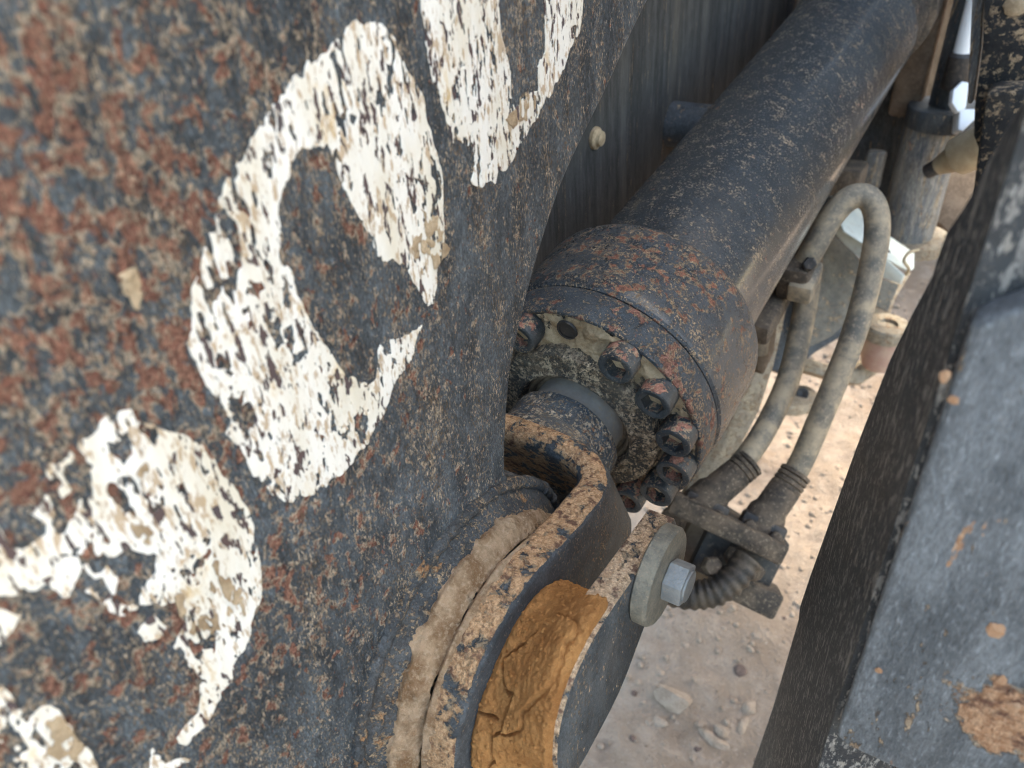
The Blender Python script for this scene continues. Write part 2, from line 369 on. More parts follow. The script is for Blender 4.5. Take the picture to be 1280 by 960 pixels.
M['tancast'] = mat_plain('tan_fitting', (.30, .22, .13), .6, 0, (.46, .36, .23), 24, .0010, .6)
M['stone'] = mat_plain('stone', (.22, .155, .11), .92, 0, (.32, .24, .178), 50, .003, .6)
M['darkstone'] = mat_plain('dark_stone', (.07, .04, .03), .8, 0, (.13, .08, .06), 40, .002, .2)
M['body'] = mat_plain('black_body_paint', (.03, .03, .032), .5, 0, (.06, .058, .056), 6, .001, .5)

def mat_digit():
    n = NT('white_stencil_paint')
    v = n.map((1, 1, .30)); x = n.sep()
    col = n.mix(n.step(n.noise(40, 6, .6, 0, v), .4, .7), (.81, .77, .69), (.70, .63, .50))
    s1 = n.noise(330, 6, .70, .2, v); m1 = n.f('MULTIPLY_ADD', n.noise(45, 5, .65), -.45, .755)
    lower = n.step(x[2], .83, 1.0, 1., 0.)
    mud = n.step(n.f('SUBTRACT', s1, n.f('SUBTRACT', m1, n.f('MULTIPLY', lower, .07))), 0, .07)
    col = n.mix(n.f('MULTIPLY', mud, .85), col, n.mix(n.noise(300, 3, .6), (.52, .36, .20), (.36, .25, .16)))
    yel = n.step(n.noise(70, 5, .6, 0, n.map((1, 1, .5), loc=(4, 2, 2))), .60, .72, 0, .6)
    col = n.mix(yel, col, (.62, .42, .17))
    pit = n.step(n.noise(260, 3, .6, .2, n.map((1, 1, .35), loc=(1, 8, 3))), .585, .615)
    col = n.mix(pit, col, n.mix(n.noise(50, 2, .5), (.05, .06, .075), (.15, .08, .06)))
    h = n.f('SUBTRACT', n.f('ADD', n.f('MULTIPLY', s1, .8), n.f('MULTIPLY', n.noise(70, 5, .6, 0, v), .8)), n.f('MULTIPLY', pit, 1.2))
    return n.done(col, .62, n.bump(h, .0012), 0, .35)
M['digit'] = mat_digit()

def mat_ground():
    n = NT('ground_dirt'); a = n.noise(3.2, 9, .62); b = n.noise(26, 8, .68); c = n.noise(150, 5, .7)
    col = n.mix(n.step(a, .35, .68), (.245, .175, .125), (.33, .250, .188))
    col = n.mix(n.step(b, .44, .68, 0, .7), col, (.39, .30, .23))
    col = n.mix(n.step(n.noise(14, 7, .7), .54, .70, 0, .55), col, (.17, .125, .10))
    col = n.mix(n.step(c, .58, .72, 0, .7), col, (.13, .085, .06))
    col = n.mix(n.step(c, .40, .28, 0, .6), col, (.50, .42, .35))
    vz = n.voro(60); col = n.mix(n.step(vz, .18, .10, 0, .6), col, (.33, .25, .19))
    h = n.f('ADD', n.f('MULTIPLY', b, 1.2), n.f('MULTIPLY', c, .6))
    return n.done(col, .95, n.bump(h, .012), 0, .15)
M['ground'] = mat_ground()

# ------------------------------------------------------------------ ground
def coords(lo, hi, fine, far):
    a = list(np.arange(lo, hi, fine)); s = fine; x = hi
    while x < far: a.append(x); s *= 1.35; x += s
    s = fine; x = lo - fine
    while x > -far: a.insert(0, x); s *= 1.35; x -= s
    return np.array(a)
gx = coords(-1.1, .5, .012, 600); gy = coords(.35, 2.9, .014, 600)
GX, GY = np.meshgrid(gx, gy, indexing='ij')
Q = np.stack([GX, GY, np.zeros_like(GX)], -1)
def ground_h(q): return fbm(q, 3.0, 3, 3) * .05 + fbm(q, 14, 4, 9) * .022 + np.clip(fbm(q, 40, 3, 21), .08, 1) * .03
near = np.exp(-((GX + .3) ** 2 + (GY - 1.4) ** 2) / 30)
GZ = ground_h(Q) * near
gnd = mk('ground', np.stack([GX, GY, GZ], -1).reshape(-1, 3), grid_faces(len(gx), len(gy)), M['ground'], auto=0)
gnd['kind'] = 'structure'; gnd['label'] = 'pale dry dirt ground under the machine'

# stones: the larger ones the photograph shows, then the loose small ones
def gz(x, y): return float(ground_h(np.array([[x, y, 0.0]]))[0])
def stone(px, py, size, label, mat, seed, ax=(1, .85, .6), group=None, sub=3, name='stone'):
    c = onZ([[px, py]], 0)[0]; c[2] = gz(c[0], c[1]) - size * ax[2] * .12
    V, F = lump(c, size, seed, ax, .5, sub); o = mk(name, V, F, mat, loc=c, auto=28)
    tag(o, label, 'stone', group); return o
G = 'loose stones on the dirt under the pin'
stone(842, 876, .030, 'largest half buried pale stone on the dirt beside the pin strap', M['stone'], 11, (1.1, .9, .55), G)
stone(826, 902, .014, 'small angular pale stone in front of the largest half buried stone', M['stone'], 12, group=G)
stone(936, 885, .015, 'oval pale stone on the dirt right beside the dark beam', M['stone'], 13, (.8, 1.1, .7), G)
stone(924, 840, .012, 'dark reddish brown lump on the dirt near the sunlit edge', M['darkstone'], 14, (1, 1, .8), G)
stone(890, 924, .020, 'long flat pale stone on the dirt near the bottom of the photo', M['stone'], 15, (1.5, .6, .45), G)
stone(902, 915, .014, 'blunt pale stone touching the long flat stone', M['stone'], 16, group=G)
stone(928, 908, .015, 'narrow wedge of stone just below the oval pale stone', M['stone'], 17, (.6, 1.3, .5), G)
stone(856, 811, .009, 'small rounded stone on the smooth dirt below the washer', M['stone'], 18, group=G)
stone(945, 800, .010, 'small stone lying on the edge of the sunlit patch', M['stone'], 19, group=G)
small = []
lab = 'small pale pebble lying loose on the bare dirt'
for i in range(46):
    px, py = random.uniform(780, 985), random.uniform(660, 955)
    o = stone(px, py, random.uniform(.003, .0075), lab, M['stone'] if random.random() < .8 else M['darkstone'], 40 + i, (1, random.uniform(.7, 1.1), .65), 'small pebbles on the dirt', 2, 'pebble')
# fine gravel, far too many to count
gv = []
for i in range(1500):
    x = random.uniform(-.75, .15); y = random.uniform(.5, 2.6); r = random.uniform(.0015, .0055) * (1 + .4 * y)
    gv.append(lump((x, y, gz(x, y) + r * .2), r, i % 37, (1, .9, .65), .5, 1))
V, F = join(*gv); o = mk('gravel', V, F, M['stone'], auto=0); tag(o, 'fine loose gravel scattered over the dirt', kind='stuff')

# ------------------------------------------------------------------ loader arm (the big plate on the left)
edge = [(.86, 1.30), (.70, 1.245), (.58, 1.20), (.493, 1.155), (.44, 1.118), (.394, 1.088), (.374, 1.071), (.356, 1.051), (.339, 1.029), (.327, 1.010), (.315, .990), (.307, .966), (.301, .940), (.297, .915)]
ed = spline([(0, *p) for p in edge], 4)[:, 1:]
arc = [(CP[1] + .117 * math.cos(t), CP[2] + .117 * math.sin(t)) for t in np.linspace(R(60), R(-100), 26)]
outl = [tuple(p) for p in ed] + arc + [(.05, .62), (-.5, .50), (-.75, .55), (-.75, 1.75), (.2, 1.95), (1.0, 1.95)]
arm = thing('loader_arm', 'big rusty dark painted steel arm plate with flaking white digits', 'loader arm', (XP, CP[1], .62))
V, F = prism([p for p in outl], (XP - .072, 0, 0), (0, 1, 0), (0, 0, 1), (1, 0, 0), .072, .0022, 2)
# keep the long weathering coordinates in world units for the arm paint
def world_tex(o): pass
arm_plate = mk('arm_plate', V, F, M['arm'], arm, auto=40, loc=(0, 0, 0))
# boss: raised round seat of the pivot pin
V, F = lathe([(-.004, .1145), (.002, .1135), (.006, .109), (.012, .101), (.017, .0965), (.019, .094), (.019, .03)], (XP, CP[1], CP[2]), EX, 120, wob=.0016, seed=4)
mk('pin_boss', V, F, M['boss'], arm)
th = np.linspace(0, 2 * math.pi, 200, endpoint=False)
ring = np.stack([np.full_like(th, XP + .001), CP[1] + .1155 * np.cos(th), CP[2] + .1155 * np.sin(th)], -1)
ring = np.concatenate([ring, ring[:1]])
V, F = tube(ring, .0042 + .0016 * np.sin(np.arange(201) * 2.1) * .5 + fbm(ring, 150, 2, 5) * .002, 10, False)
mk('weld_bead', V, F, M['boss'], arm)
# dried mud caked over the boss
nt, nx = 420, 30; tt = np.linspace(R(20), R(250), nt); uu = np.linspace(0, 1, nx)
T_, U_ = np.meshgrid(tt, uu, indexing='ij')
base_r = np.interp(U_ * .0245, [0, .004, .010, .015, .020, .0245], [.1115, .107, .1010, .0975, .0945, .0868])
pp = np.stack([T_ * .1, U_ * .025, np.zeros_like(U_)], -1)
cov = np.interp(U_, [0, .30, .55, 1], [-.0085, -.0026, .0032, .0030]) + fbm(pp, 38, 4, 31) * .0095 + fbm(pp, 130, 5, 33, .65) * .0075 + np.interp(T_, [R(20), R(50), R(150), R(200)], [-.002, 0, .0005, .0045])
rr = base_r + np.clip(cov, -.003, .0065)
MV = np.stack([XP + .0015 + U_ * .0243, CP[1] + rr * np.cos(T_), CP[2] + rr * np.sin(T_)], -1)
mk('caked_mud', MV.reshape(-1, 3), grid_faces(nt, nx), M['mud'], arm, auto=0)

cb_ = []
for k in range(90):
    t = R(random.uniform(40, 215)); r = random.uniform(.086, .0945); cb_.append(lump((XP + random.uniform(.0195, .0255), CP[1] + r * math.cos(t), CP[2] + r * math.sin(t)), random.uniform(.0008, .0026), k % 23, (1, 1, 1), .6, 1))
V, F = join(*cb_); o = mk('mud_crumbs', V, F, M['mud'], arm, auto=0); o['kind'] = 'stuff'
# ---- white digits: thin sheets of flaking paint
def poly_sdf(P, poly):
    poly = np.array(poly, float); d2 = np.full(P.shape[:-1], 1e9); ins = np.zeros(P.shape[:-1], bool); m = len(poly)
    for i in range(m):
        a, b = poly[i], poly[(i + 1) % m]; e = b - a; w = P - a
        t = np.clip((w @ e) / (e @ e + 1e-12), 0, 1); q = w - t[..., None] * e; d2 = np.minimum(d2, (q ** 2).sum(-1))
        c1 = (a[1] <= P[..., 1]) != (b[1] <= P[..., 1])
        with np.errstate(divide='ignore', invalid='ignore'):
            xx = a[0] + (P[..., 1] - a[1]) * (b[0] - a[0]) / (b[1] - a[1] + 1e-15)
        ins ^= c1 & (P[..., 0] < xx)
    d = np.sqrt(d2); return np.where(ins, d, -d)
def sheet(name, label, polys, holes, chips, seed, mat, h=.00065, up=.0005, rg=.7):
    PL = [onX(p, XP)[:, 1:] for p in polys]; HL = [onX(p, XP)[:, 1:] for p in holes]
    al = np.concatenate(PL); lo = al.min(0) - .004; hi = al.max(0) + .004
    ys = np.arange(lo[0], hi[0], h); zs = np.arange(lo[1], hi[1], h); Yg, Zg = np.meshgrid(ys, zs, indexing='ij'); Pq = np.stack([Yg, Zg], -1)
    sd_ = np.full(Yg.shape, -1.)
    for p in PL: sd_ = np.maximum(sd_, poly_sdf(Pq, p))
    for p in HL: sd_ = np.minimum(sd_, -poly_sdf(Pq, p))
    q = np.stack([np.zeros_like(Yg), Yg, Zg * .38], -1); q2 = np.stack([np.zeros_like(Yg), Yg, Zg * .7], -1)
    rag = fbm(q, 170, 4, seed, .6) * .010 * rg + fbm(q2, 70, 3, seed + 7) * .007 * rg
    ch = fbm(q, 430, 3, seed + 11, .5) + .45 * fbm(q2, 60, 3, seed + 15); ch2 = fbm(q2, 120, 4, seed + 23, .55)
    f = np.minimum(sd_ + rag, np.minimum((chips - ch) * .01, (chips + .02 - ch2) * .015))
    ny, nz = f.shape; V = []; F = []; vid = {}
    def gv_(i, j):
        k = (i, j)
        if k not in vid: vid[k] = len(V); V.append((XP + up, ys[i], zs[j]))
        return vid[k]
    def ev(i, j, k, l):
        key = (i, j, k, l) if (i, j) < (k, l) else (k, l, i, j)
        if key not in vid:
            a, b = f[i, j], f[k, l]; t = a / (a - b)
            vid[key] = len(V); V.append((XP + up, ys[i] + (ys[k] - ys[i]) * t, zs[j] + (zs[l] - zs[j]) * t))
        return vid[key]
    pos = f > 0; cnt = pos[:-1, :-1].astype(int) + pos[1:, :-1] + pos[1:, 1:] + pos[:-1, 1:]
    for i, j in np.argwhere(cnt > 0):
        c = [(i, j), (i + 1, j), (i + 1, j + 1), (i, j + 1)]
        if cnt[i, j] == 4: F.append([gv_(*x) for x in c]); continue
        pg = []
        for a in range(4):
            p, n_ = c[a], c[(a + 1) % 4]
            if pos[p]: pg.append(gv_(*p))
            if pos[p] != pos[n_]: pg.append(ev(*p, *n_))
        if len(pg) >= 3: F.append(pg)
    o = mk(name, V, F, M[mat], arm, auto=0, loc=(0, 0, 0))
    if label: o['label'] = label
    md = o.modifiers.new('thick', 'SOLIDIFY'); md.thickness = .0006; md.offset = -1
    return o
def digit(label, polys, holes, chips, seed): return sheet('painted_digit', label, polys, holes, chips, seed, 'digit')
zero_mid = [(460,25),(480,30),(500,55),(515,95),(530,130),(542,175),(552,225),(555,280),(550,320),(545,350),(539,378),(533,384),(525,372),(518,355),(505,335),(492,322),(480,322),(472,322),(465,310),(445,270),(425,220),(415,200),(400,188),(380,192),(365,210),(355,235),(350,270),(360,320),(375,370),(395,410),(415,445),(430,470),(450,482),(470,474),(476,450),(477,430),(488,424),(500,426),(512,420),(525,408),(518,432),(505,462),(492,482),(480,520),(450,562),(420,597),(380,627),(360,627),(340,615),(320,590),(305,562),(290,548),(275,532),(285,515),(268,496),(254,482),(244,455),(240,430),(244,395),(246,360),(250,320),(260,288),(270,260),(282,238),(290,220),(300,196),(312,175),(328,152),(340,135),(356,112),(368,100),(384,108),(388,78),(404,64),(420,50),(445,32)]
digit('middle large white 0, worn open on its right side', [zero_mid], [], .20, 100)
zero_top = [(526,-40),(527,0),(530,30),(535,60),(541,90),(548,118),(556,150),(564,182),(568,193),(573,176),(582,178),(589,178),(594,194),(594,216),(590,226),(601,232),(612,225),(618,228),(623,212),(631,214),(640,200),(651,182),(660,165),(672,148),(683,122),(690,112),(700,95),(710,70),(714,55),(722,38),(729,-5),(734,-40),(676,-40),(677,0),(678,30),(679,60),(676,68),(671,85),(672,112),(664,117),(652,125),(643,140),(637,112),(637,92),(630,60),(625,30),(622,0),(620,-40)]
digit('topmost white 0 of which the lower bowl shows', [zero_top], [], .215, 200)
low = [(-40,640),(-5,655),(5,658),(12,672),(28,683),(50,670),(60,668),(58,655),(34,645),(40,632),(52,625),(58,605),(56,582),(66,577),(85,569),(88,553),(92,566),(101,550),(114,545),(122,532),(143,516),(162,513),(170,527),(191,527),(195,534),(204,537),(234,545),(252,558),(266,580),(279,598),(295,617),(311,646),(321,670),(325,702),(325,738),(318,767),(309,797),(303,814),(286,832),(287,846),(280,867),(268,890),(251,910),(233,928),(222,922),(233,905),(251,890),(254,867),(251,843),(230,826),(216,808),(224,791),(238,772),(222,744),(201,753),(178,752),(175,730),(192,715),(190,692),(150,690),(132,697),(146,727),(146,747),(169,759),(160,770),(140,762),(125,750),(108,738),(117,724),(104,706),(95,722),(80,745),(66,737),(60,728),(29,744),(0,747),(-40,745)]
lowp = [(205,786),(187,774),(172,790),(180,800),(198,796)]; lowq = [(-40,750),(0,752),(33,765),(30,776),(20,792),(0,802),(-40,800)]
digit('lower left white digit smeared with tan mud', [low, lowp, lowq], [[(66,640),(75,620),(92,616),(95,640),(85,665),(70,668),(62,655)], [(84,585),(95,570),(108,580),(116,600),(112,615),(98,612),(86,600)], [(132,552),(165,546),(166,565),(155,580),(143,572)]], .205, 300)
digit('white remains of a digit in the bottom left corner', [[(-40,855),(0,861),(12,867),(26,896),(38,902),(58,890),(73,902),(82,913),(93,931),(117,937),(124,965),(122,1000),(-40,1000)], [(190,937),(201,936),(206,952),(233,944),(238,950),(212,966),(180,970)]], [], .17, 400)
# a clod, a peeled flake and a smear on the face
c = onX([[160, 343]], XP)[0]; V, F = lump(c, .0031, 74, (.5, 1.2, .7), 1.5); mk('mud_clod', V, F, M['palemud'], arm)
c = onX([[165, 362]], XP)[0]; V, F = lump(c, .0034, 75, (.25, .9, 1.4), 1.6); mk('mud_clod', V, F, M['palemud'], arm)
def smear(poly, seed, up=.0011, chips=.12, rg=.55): sheet('mud_smear', None, [poly], [], chips, seed, 'palemud', .0009, up, rg)
smear([(505,318),(520,300),(535,296),(556,303),(566,309),(552,322),(546,340),(532,346),(520,334)], 500)
smear([(508,290),(518,262),(540,268),(554,280),(552,300),(532,308),(518,318),(508,306)], 510, .0009, .05)
smear([(645,130),(655,114),(674,122),(672,142),(655,150),(640,162),(630,150)], 530, .0009, .05)
smear([(455,885),(478,850),(502,868),(500,905),(490,935),(472,948),(460,920)], 540, .003, .10, .8)
smear([(462,930),(485,915),(500,930),(496,975),(470,975)], 545, .002, .12, .8)
smear([(30,905),(55,888),(85,900),(108,935),(88,950),(60,935),(40,925)], 550, .0012, .08)
smear([(216,722),(262,690),(300,700),(306,770),(272,800),(236,790),(220,760)], 560, .0012, -.02, .8)
smear([(150,600),(190,570),(235,585),(240,640),(205,690),(165,670)], 570, .0012, -.03, .8)

# ------------------------------------------------------------------ hydraulic cylinder
cyl = thing('hydraulic_cylinder', 'long black speckled hydraulic cylinder slanting up behind the arm plate', 'hydraulic cylinder', P0 + .3 * AX - np.array([0, 0, .114]))
LU, LV = EX, BX
def turn(name, prof, mat, n=128, wob=0, parent=cyl, seed=0):
    V, F = lathe(prof, P0, AX, n, LU, LV, wob, seed); return mk(name, V, F, mat, parent, auto=30)
turn('barrel', [(.12, .086), (.146, .0898), (.3, .0898), (.6, .0898), (.858, .0898), (.861, .0912), (.868, .0912), (.871, .0898), (.96, .0898), (.965, .087), (1.0, .087)], M['barrel'])
turn('end_cap', [(.962, .088), (.966, .0985), (.985, .0995), (1.02, .0985), (1.03, .075), (1.09, .07), (1.10, .0)], M['fitting'])
turn('gland_head', [(.0335, .105), (.0345, .1100), (.037, .1122), (.045, .1137), (.118, .1137), (.126, .1125), (.132, .1095), (.138, .104), (.146, .0935), (.149, .0885)], M['head'])
turn('flange_ring', [(.004, .074), (.004, .1035), (.0015, .1055), (0, .1075), (.0005, .1092), (.0025, .1103), (.012, .1108), (.029, .1112), (.0325, .1104), (.0340, .1085), (.0345, .105)], M['rim'], wob=.0006)
turn('flange_face', [(.0032, .1035), (.003, .076), (.003, .07)], M['flange'])
turn('gland_ring', [(.004, .0765), (-.006, .0762), (-.0105, .0752), (-.0122, .0735), (-.0128, .060), (-.0130, .0575), (-.0142, .0562), (-.0150, .0548), (-.0145, .0530), (-.0125, .0520), (-.004, .0505), (.004, .0485), (.006, .046)], M['flange'], wob=.0008, seed=2)
turn('wiper_seal', [(-.002, .0512), (-.006, .0508), (-.0075, .0490), (-.006, .0465), (-.001, .0440), (.004, .0425)], M['seal'])
turn('piston_rod', [(-.07, .0415), (.05, .0415)], M['rod'])
# mud packed round the screws
nr, nt = 34, 420; rr_ = np.linspace(.0745, .1065, nr); tt = np.linspace(0, 2 * math.pi, nt, endpoint=False)
Rg, Tg = np.meshgrid(rr_, tt, indexing='ij'); px_ = np.stack([Rg * np.cos(Tg), Rg * np.sin(Tg), np.zeros_like(Rg)], -1)
hh = fbm(px_, 55, 4, 51) * .019 + fbm(px_, 170, 4, 55, .65) * .008 - .0010 - np.interp(Rg, [.0745, .079, .100, .1065], [.0012, -.001, .0008, .0045]) * 1.0
hh = hh + .0034 * np.cos(Tg - R(62)) 
hh = np.clip(hh, -.004, .008)
MV = P0 + AX * (.003 - hh)[..., None] + EX * px_[..., :1] + BX * px_[..., 1:2]
mk('packed_mud', MV.reshape(-1, 3), grid_faces(nr, nt, False, True), M['palemud'], cyl, auto=0)
# socket head cap screws
def screw_mesh():
    n = 24; rings = []
    def circ(r, z): return [(r * math.cos(2 * math.pi * k / n), r * math.sin(2 * math.pi * k / n), z) for k in range(n)]
    def hexr(r, z):
        o = []
        for k in range(n):
            t = 2 * math.pi * k / n; q = (t % (math.pi / 3)) - math.pi / 6; rad = r * math.cos(math.pi / 6) / math.cos(q); o.append((rad * math.cos(t), rad * math.sin(t), z))
        return o
    rings = [circ(.0142, 0), circ(.0150, .0012), circ(.0150, .0172), circ(.0145, .0190), circ(.0133, .0198), circ(.0108, .0198), hexr(.0098, .0188), hexr(.0094, .0085)]
    V = [p for r in rings for p in r]; F = []
    for k in range(len(rings) - 1):
        for j in range(n): F.append((k * n + j, k * n + (j + 1) % n, (k + 1) * n + (j + 1) % n, (k + 1) * n + j))
    F.append(tuple(range((len(rings) - 1) * n, len(rings) * n)))
    me = bpy.data.meshes.new('cap_screw'); me.from_pydata(V, [], F); me.materials.append(M['screw']); me.materials.append(M['palemud'])
    me.polygons[-1].material_index = 1; me.polygons.foreach_set('use_smooth', [True] * len(me.polygons)); me.update(); sharp(me, 32); return me
sm_ = screw_mesh()
plane_o = P0 - .0165 * AX
pts = onPlane([[766, 465], [812, 507], [840, 555], [841, 594], [820, 620], [785, 632]], plane_o, AX)
angs = [math.atan2((p - P0) @ BX, (p - P0) @ EX) for p in pts]
stepa = np.mean(np.diff(np.unwrap(angs))); hole = onPlane([[712, 412]], P0 + .003 * AX, AX)[0]; ha = math.atan2((hole - P0) @ BX, (hole - P0) @ EX)
left = onPlane([[648, 424]], plane_o, AX)[0]; la = math.atan2((left - P0) @ BX, (left - P0) @ EX)
print('screw angles', [round(math.degrees(a)) for a in angs], 'hole', round(math.degrees(ha)), 'left', round(math.degrees(la)))
allang = list(angs) + [la]
a = angs[-1] + stepa
while a > la - 2 * math.pi + .35: allang.append(a); a += stepa
for i, a in enumerate(allang):
    c = P0 + .003 * AX + .0937 * (math.cos(a) * EX + math.sin(a) * BX)
    o = bpy.data.objects.new('cap_screw', sm_); COL.objects.link(o); o.parent = cyl
    z = Vector(-AX); x = Vector(math.cos(a + i * 1.3) * EX + math.sin(a + i * 1.3) * BX); y = z.cross(x)
    m = Matrix((x, y, z)).transposed().to_4x4(); m.translation = Vector(c - origin(cyl)); o.matrix_local = m
# tapped hole in the flange
c = P0 + .0055 * AX + .0935 * (math.cos(ha) * EX + math.sin(ha) * BX)
V, F = lathe([(-.006, .0095), (-.0075, .0085), (-.0072, .0070), (.012, .0066), (.0121, 0)], c, AX, 28, EX, BX); mk('tapped_hole', V, F, M['darkfit'], cyl)
c2 = P0 - .004 * AX + .0935 * (math.cos(ha) * EX + math.sin(ha) * BX)

# rod collar and clevis (straddles the arm plate)
turn('rod_collar', [(-.070, .048), (-.066, .0492), (-.052, .0490), (-.034, .0497), (-.0285, .0490), (-.0265, .0470), (-.0262, .040)], M['collar'], wob=.0012, seed=8)
HT = .012                    # half thickness of a prong
XC = P0[0]; xr = (-.196 + .024 / 2) - XC          # centre line of the right prong, from the axis
sC = -.2228; RP = .0915
def half_h(s):
    u = s - sC
    circ = math.sqrt(max(RP * RP - u * u, 0)) if u < .045 else 0
    lin = np.interp(s, [sC + .038, -.145, -.11, -.09, -.07], [.0830, .0700, .0625, .0600, .0575])
    return max(circ if u < .038 else lin, .0006)
path = []
for s in np.concatenate([sC - RP + RP * (1 - np.cos(np.linspace(0, math.pi / 2, 22))), np.linspace(sC + .006, -.122, 20)]): path.append((xr, s))
q0 = -.122; dpt = q0 - (-.078)
for t in np.linspace(0, math.pi / 2, 18)[1:]:
    path.append((xr * abs(math.cos(t)) ** .60, q0 - dpt * abs(math.sin(t)) ** .85))
full = path + [(-x, s) for x, s in path[-2::-1]]
full = np.array(full)
# even out the turn
def resamp(P, n):
    d = np.r_[0, np.cumsum(np.linalg.norm(np.diff(P, axis=0), axis=1))]; t = np.linspace(0, d[-1], n); return np.c_[np.interp(t, d, P[:, 0]), np.interp(t, d, P[:, 1])]
full = resamp(full, 220)
for _ in range(6): full[1:-1] = .25 * full[:-2] + .5 * full[1:-1] + .25 * full[2:]
Tn = np.gradient(full, axis=0); Tn /= np.linalg.norm(Tn, axis=1)[:, None]; Nn = np.c_[-Tn[:, 1], Tn[:, 0]]
sec = []
def rrect(hx, hy, r, n=5):
    o = []
    r = min(r, hx * .98, hy * .98)
    for cx, cy, a0 in ((hx - r, hy - r, 0), (-hx + r, hy - r, 90), (-hx + r, -hy + r, 180), (hx - r, -hy + r, 270)):
        for k in range(n): t = R(a0 + 90 * k / (n - 1)); o.append((cx + r * math.cos(t), cy + r * math.sin(t)))
    return o
CV = []
for (x, s), nn in zip(full, Nn):
    kk = np.interp(s, [-.118, -.092], [0, 1])
    for hx, hb in rrect(HT, half_h(s), .0055 + .0064 * kk):
        q = np.array([x, s]) + nn * hx; q[1] += .30 * kk * min(max(.052 - hb, 0), .1); CV.append(P0 * [1, 1, 1] + EX * q[0] + AX * q[1] + BX * hb)
CV = np.array(CV); CV = CV + (fbm(CV, 70, 3, 61) * .0016)[:, None] * unit([.3, .2, .9])
CF = grid_faces(len(full), 20, False, True) + [tuple(range(19, -1, -1)), tuple(range((len(full) - 1) * 20, len(full) * 20))]
mk('rod_clevis', CV, CF, M['clevis'], cyl, auto=50)
nt2, nx2 = 320, 16; Tm, Um = np.meshgrid(np.linspace(R(48), R(230), nt2), np.linspace(0, 1, nx2), indexing='ij')
q_ = np.stack([Tm * .09, Um * .011, Um * 0], -1)
rm_ = RP + np.interp(Um, [0, .25, 1], [-.0035, .0008, -.0018]) + fbm(q_, 50, 4, 95) * .0050 + fbm(q_, 190, 3, 97) * .0022
MV = np.stack([XC + xr - HT - .0006 + Um * .011, CP[1] + rm_ * np.cos(Tm), CP[2] + rm_ * np.sin(Tm)], -1)
mk('edge_mud', MV.reshape(-1, 3), grid_faces(nt2, nx2), M['mud'], cyl, auto=0)
# web that carries the fork into the collar
WV = []; nw = 40
for k, (s, hx, hb, p) in enumerate([(-.080, .056, .045, 3.0), (-.076, .064, .052, 3.0), (-.070, .066, .0535, 2.8), (-.064, .058, .0525, 2.4), (-.058, .0525, .0505, 2.1), (-.050, .0487, .0487, 2.0)]):
    for j in range(nw):
        t = 2 * math.pi * j / nw; c_, s_ = math.cos(t), math.sin(t)
        WV.append(P0 + AX * s + EX * hx * np.sign(c_) * abs(c_) ** (2 / p) + BX * hb * np.sign(s_) * abs(s_) ** (2 / p))
mk('clevis_web', WV, grid_faces(6, nw, False, True), M['collar'], cyl, auto=50)

# ------------------------------------------------------------------ pivot pin, its strap, washer and bolt
pin = thing('pivot_pin', 'pivot pin through the clevis held by a dark strap with washer and bolt', 'pivot pin', CP + np.array([.11, 0, -.06]))
V, F = lathe([(-.108, .030), (-.106, .0325), (.118, .0325), (.122, .030)], CP, EX, 48); mk('pin_shaft', V, F, M['rod'], pin)
sp = np.concatenate([[(.103, .0745), (.060, .0850)], spline([(0, .021, .0955), (0, -.005, .0992), (0, -.028, .0935), (0, -.0455, .077), (0, -.0555, .048), (0, -.053, .020), (0, -.041, .004), (0, -.02, .000), (0, .005, -.001), (0, .024, .003), (0, .05, .017), (0, .088, .035)], 5)[:, 1:], [(.104, .046), (.108, .058)]])
V, F = prism([tuple(p) for p in sp], (-.1375, CP[1], CP[2]), AX, BX, EX, .0185, .0014, 2); mk('retaining_strap', V, F, M['strap'], pin, auto=40)
wc = CP + AX * .0655 + BX * .0665; wc[0] = -.1188
V, F = lathe([(0, 0.0), (0, .0305), (.001, .0318), (.0085, .0318), (.0105, .0300), (.0108, .012), (.0108, 0)], wc, EX, 72); mk('washer', V, F, M['zinc'], pin)
bm_ = []
hp = [(.0138 * math.cos(R(60 * k + 18)), .0138 * math.sin(R(60 * k + 18))) for k in range(6)]
bc = wc + EX * .0109 + AX * .001 - BX * .001
V, F = prism(hp, bc, AX, BX, EX, .0125, .0011, 2); bo = mk('bolt_head', V, F, M['boltzinc'], pin, auto=25)
V, F = lathe([(0, .0100), (.0012, .0100), (.0013, .0)], bc + EX * .0125, EX, 24); mk('bolt_face', V, F, M['boltzinc'], bo)

# dirt packed between the clevis and the strap
nX, nT = 120, 560; xs = np.linspace(-.1735, -.1205, nX); tt = np.linspace(R(-12), R(205), nT)
Xg, Tg = np.meshgrid(xs, tt, indexing='ij')
def on_cyl(p, r):
    d = dirs(p); o = (CAM - CP)[1:]; dd = d[:, 1:]; A = (dd ** 2).sum(1); B = dd @ o; C_ = o @ o - r * r; D_ = np.maximum(B * B - A * C_, 0); t = (-B - np.sqrt(D_)) / A
    q = CAM + d * t[:, None]; th_ = np.arctan2(q[:, 2] - CP[2], q[:, 1] - CP[1])
    if not np.isscalar(r): return q[:, 0], th_
    rr = np.full(len(d), r)
    for _ in range(8):
        x_, t_ = on_cyl(p, rr); rr = .5 * rr + .5 * np.minimum(fill_r0(x_, t_), .105)
    x_, t_ = on_cyl(p, rr); return np.c_[np.clip(x_, xs[0], xs[-1]), t_ * r]
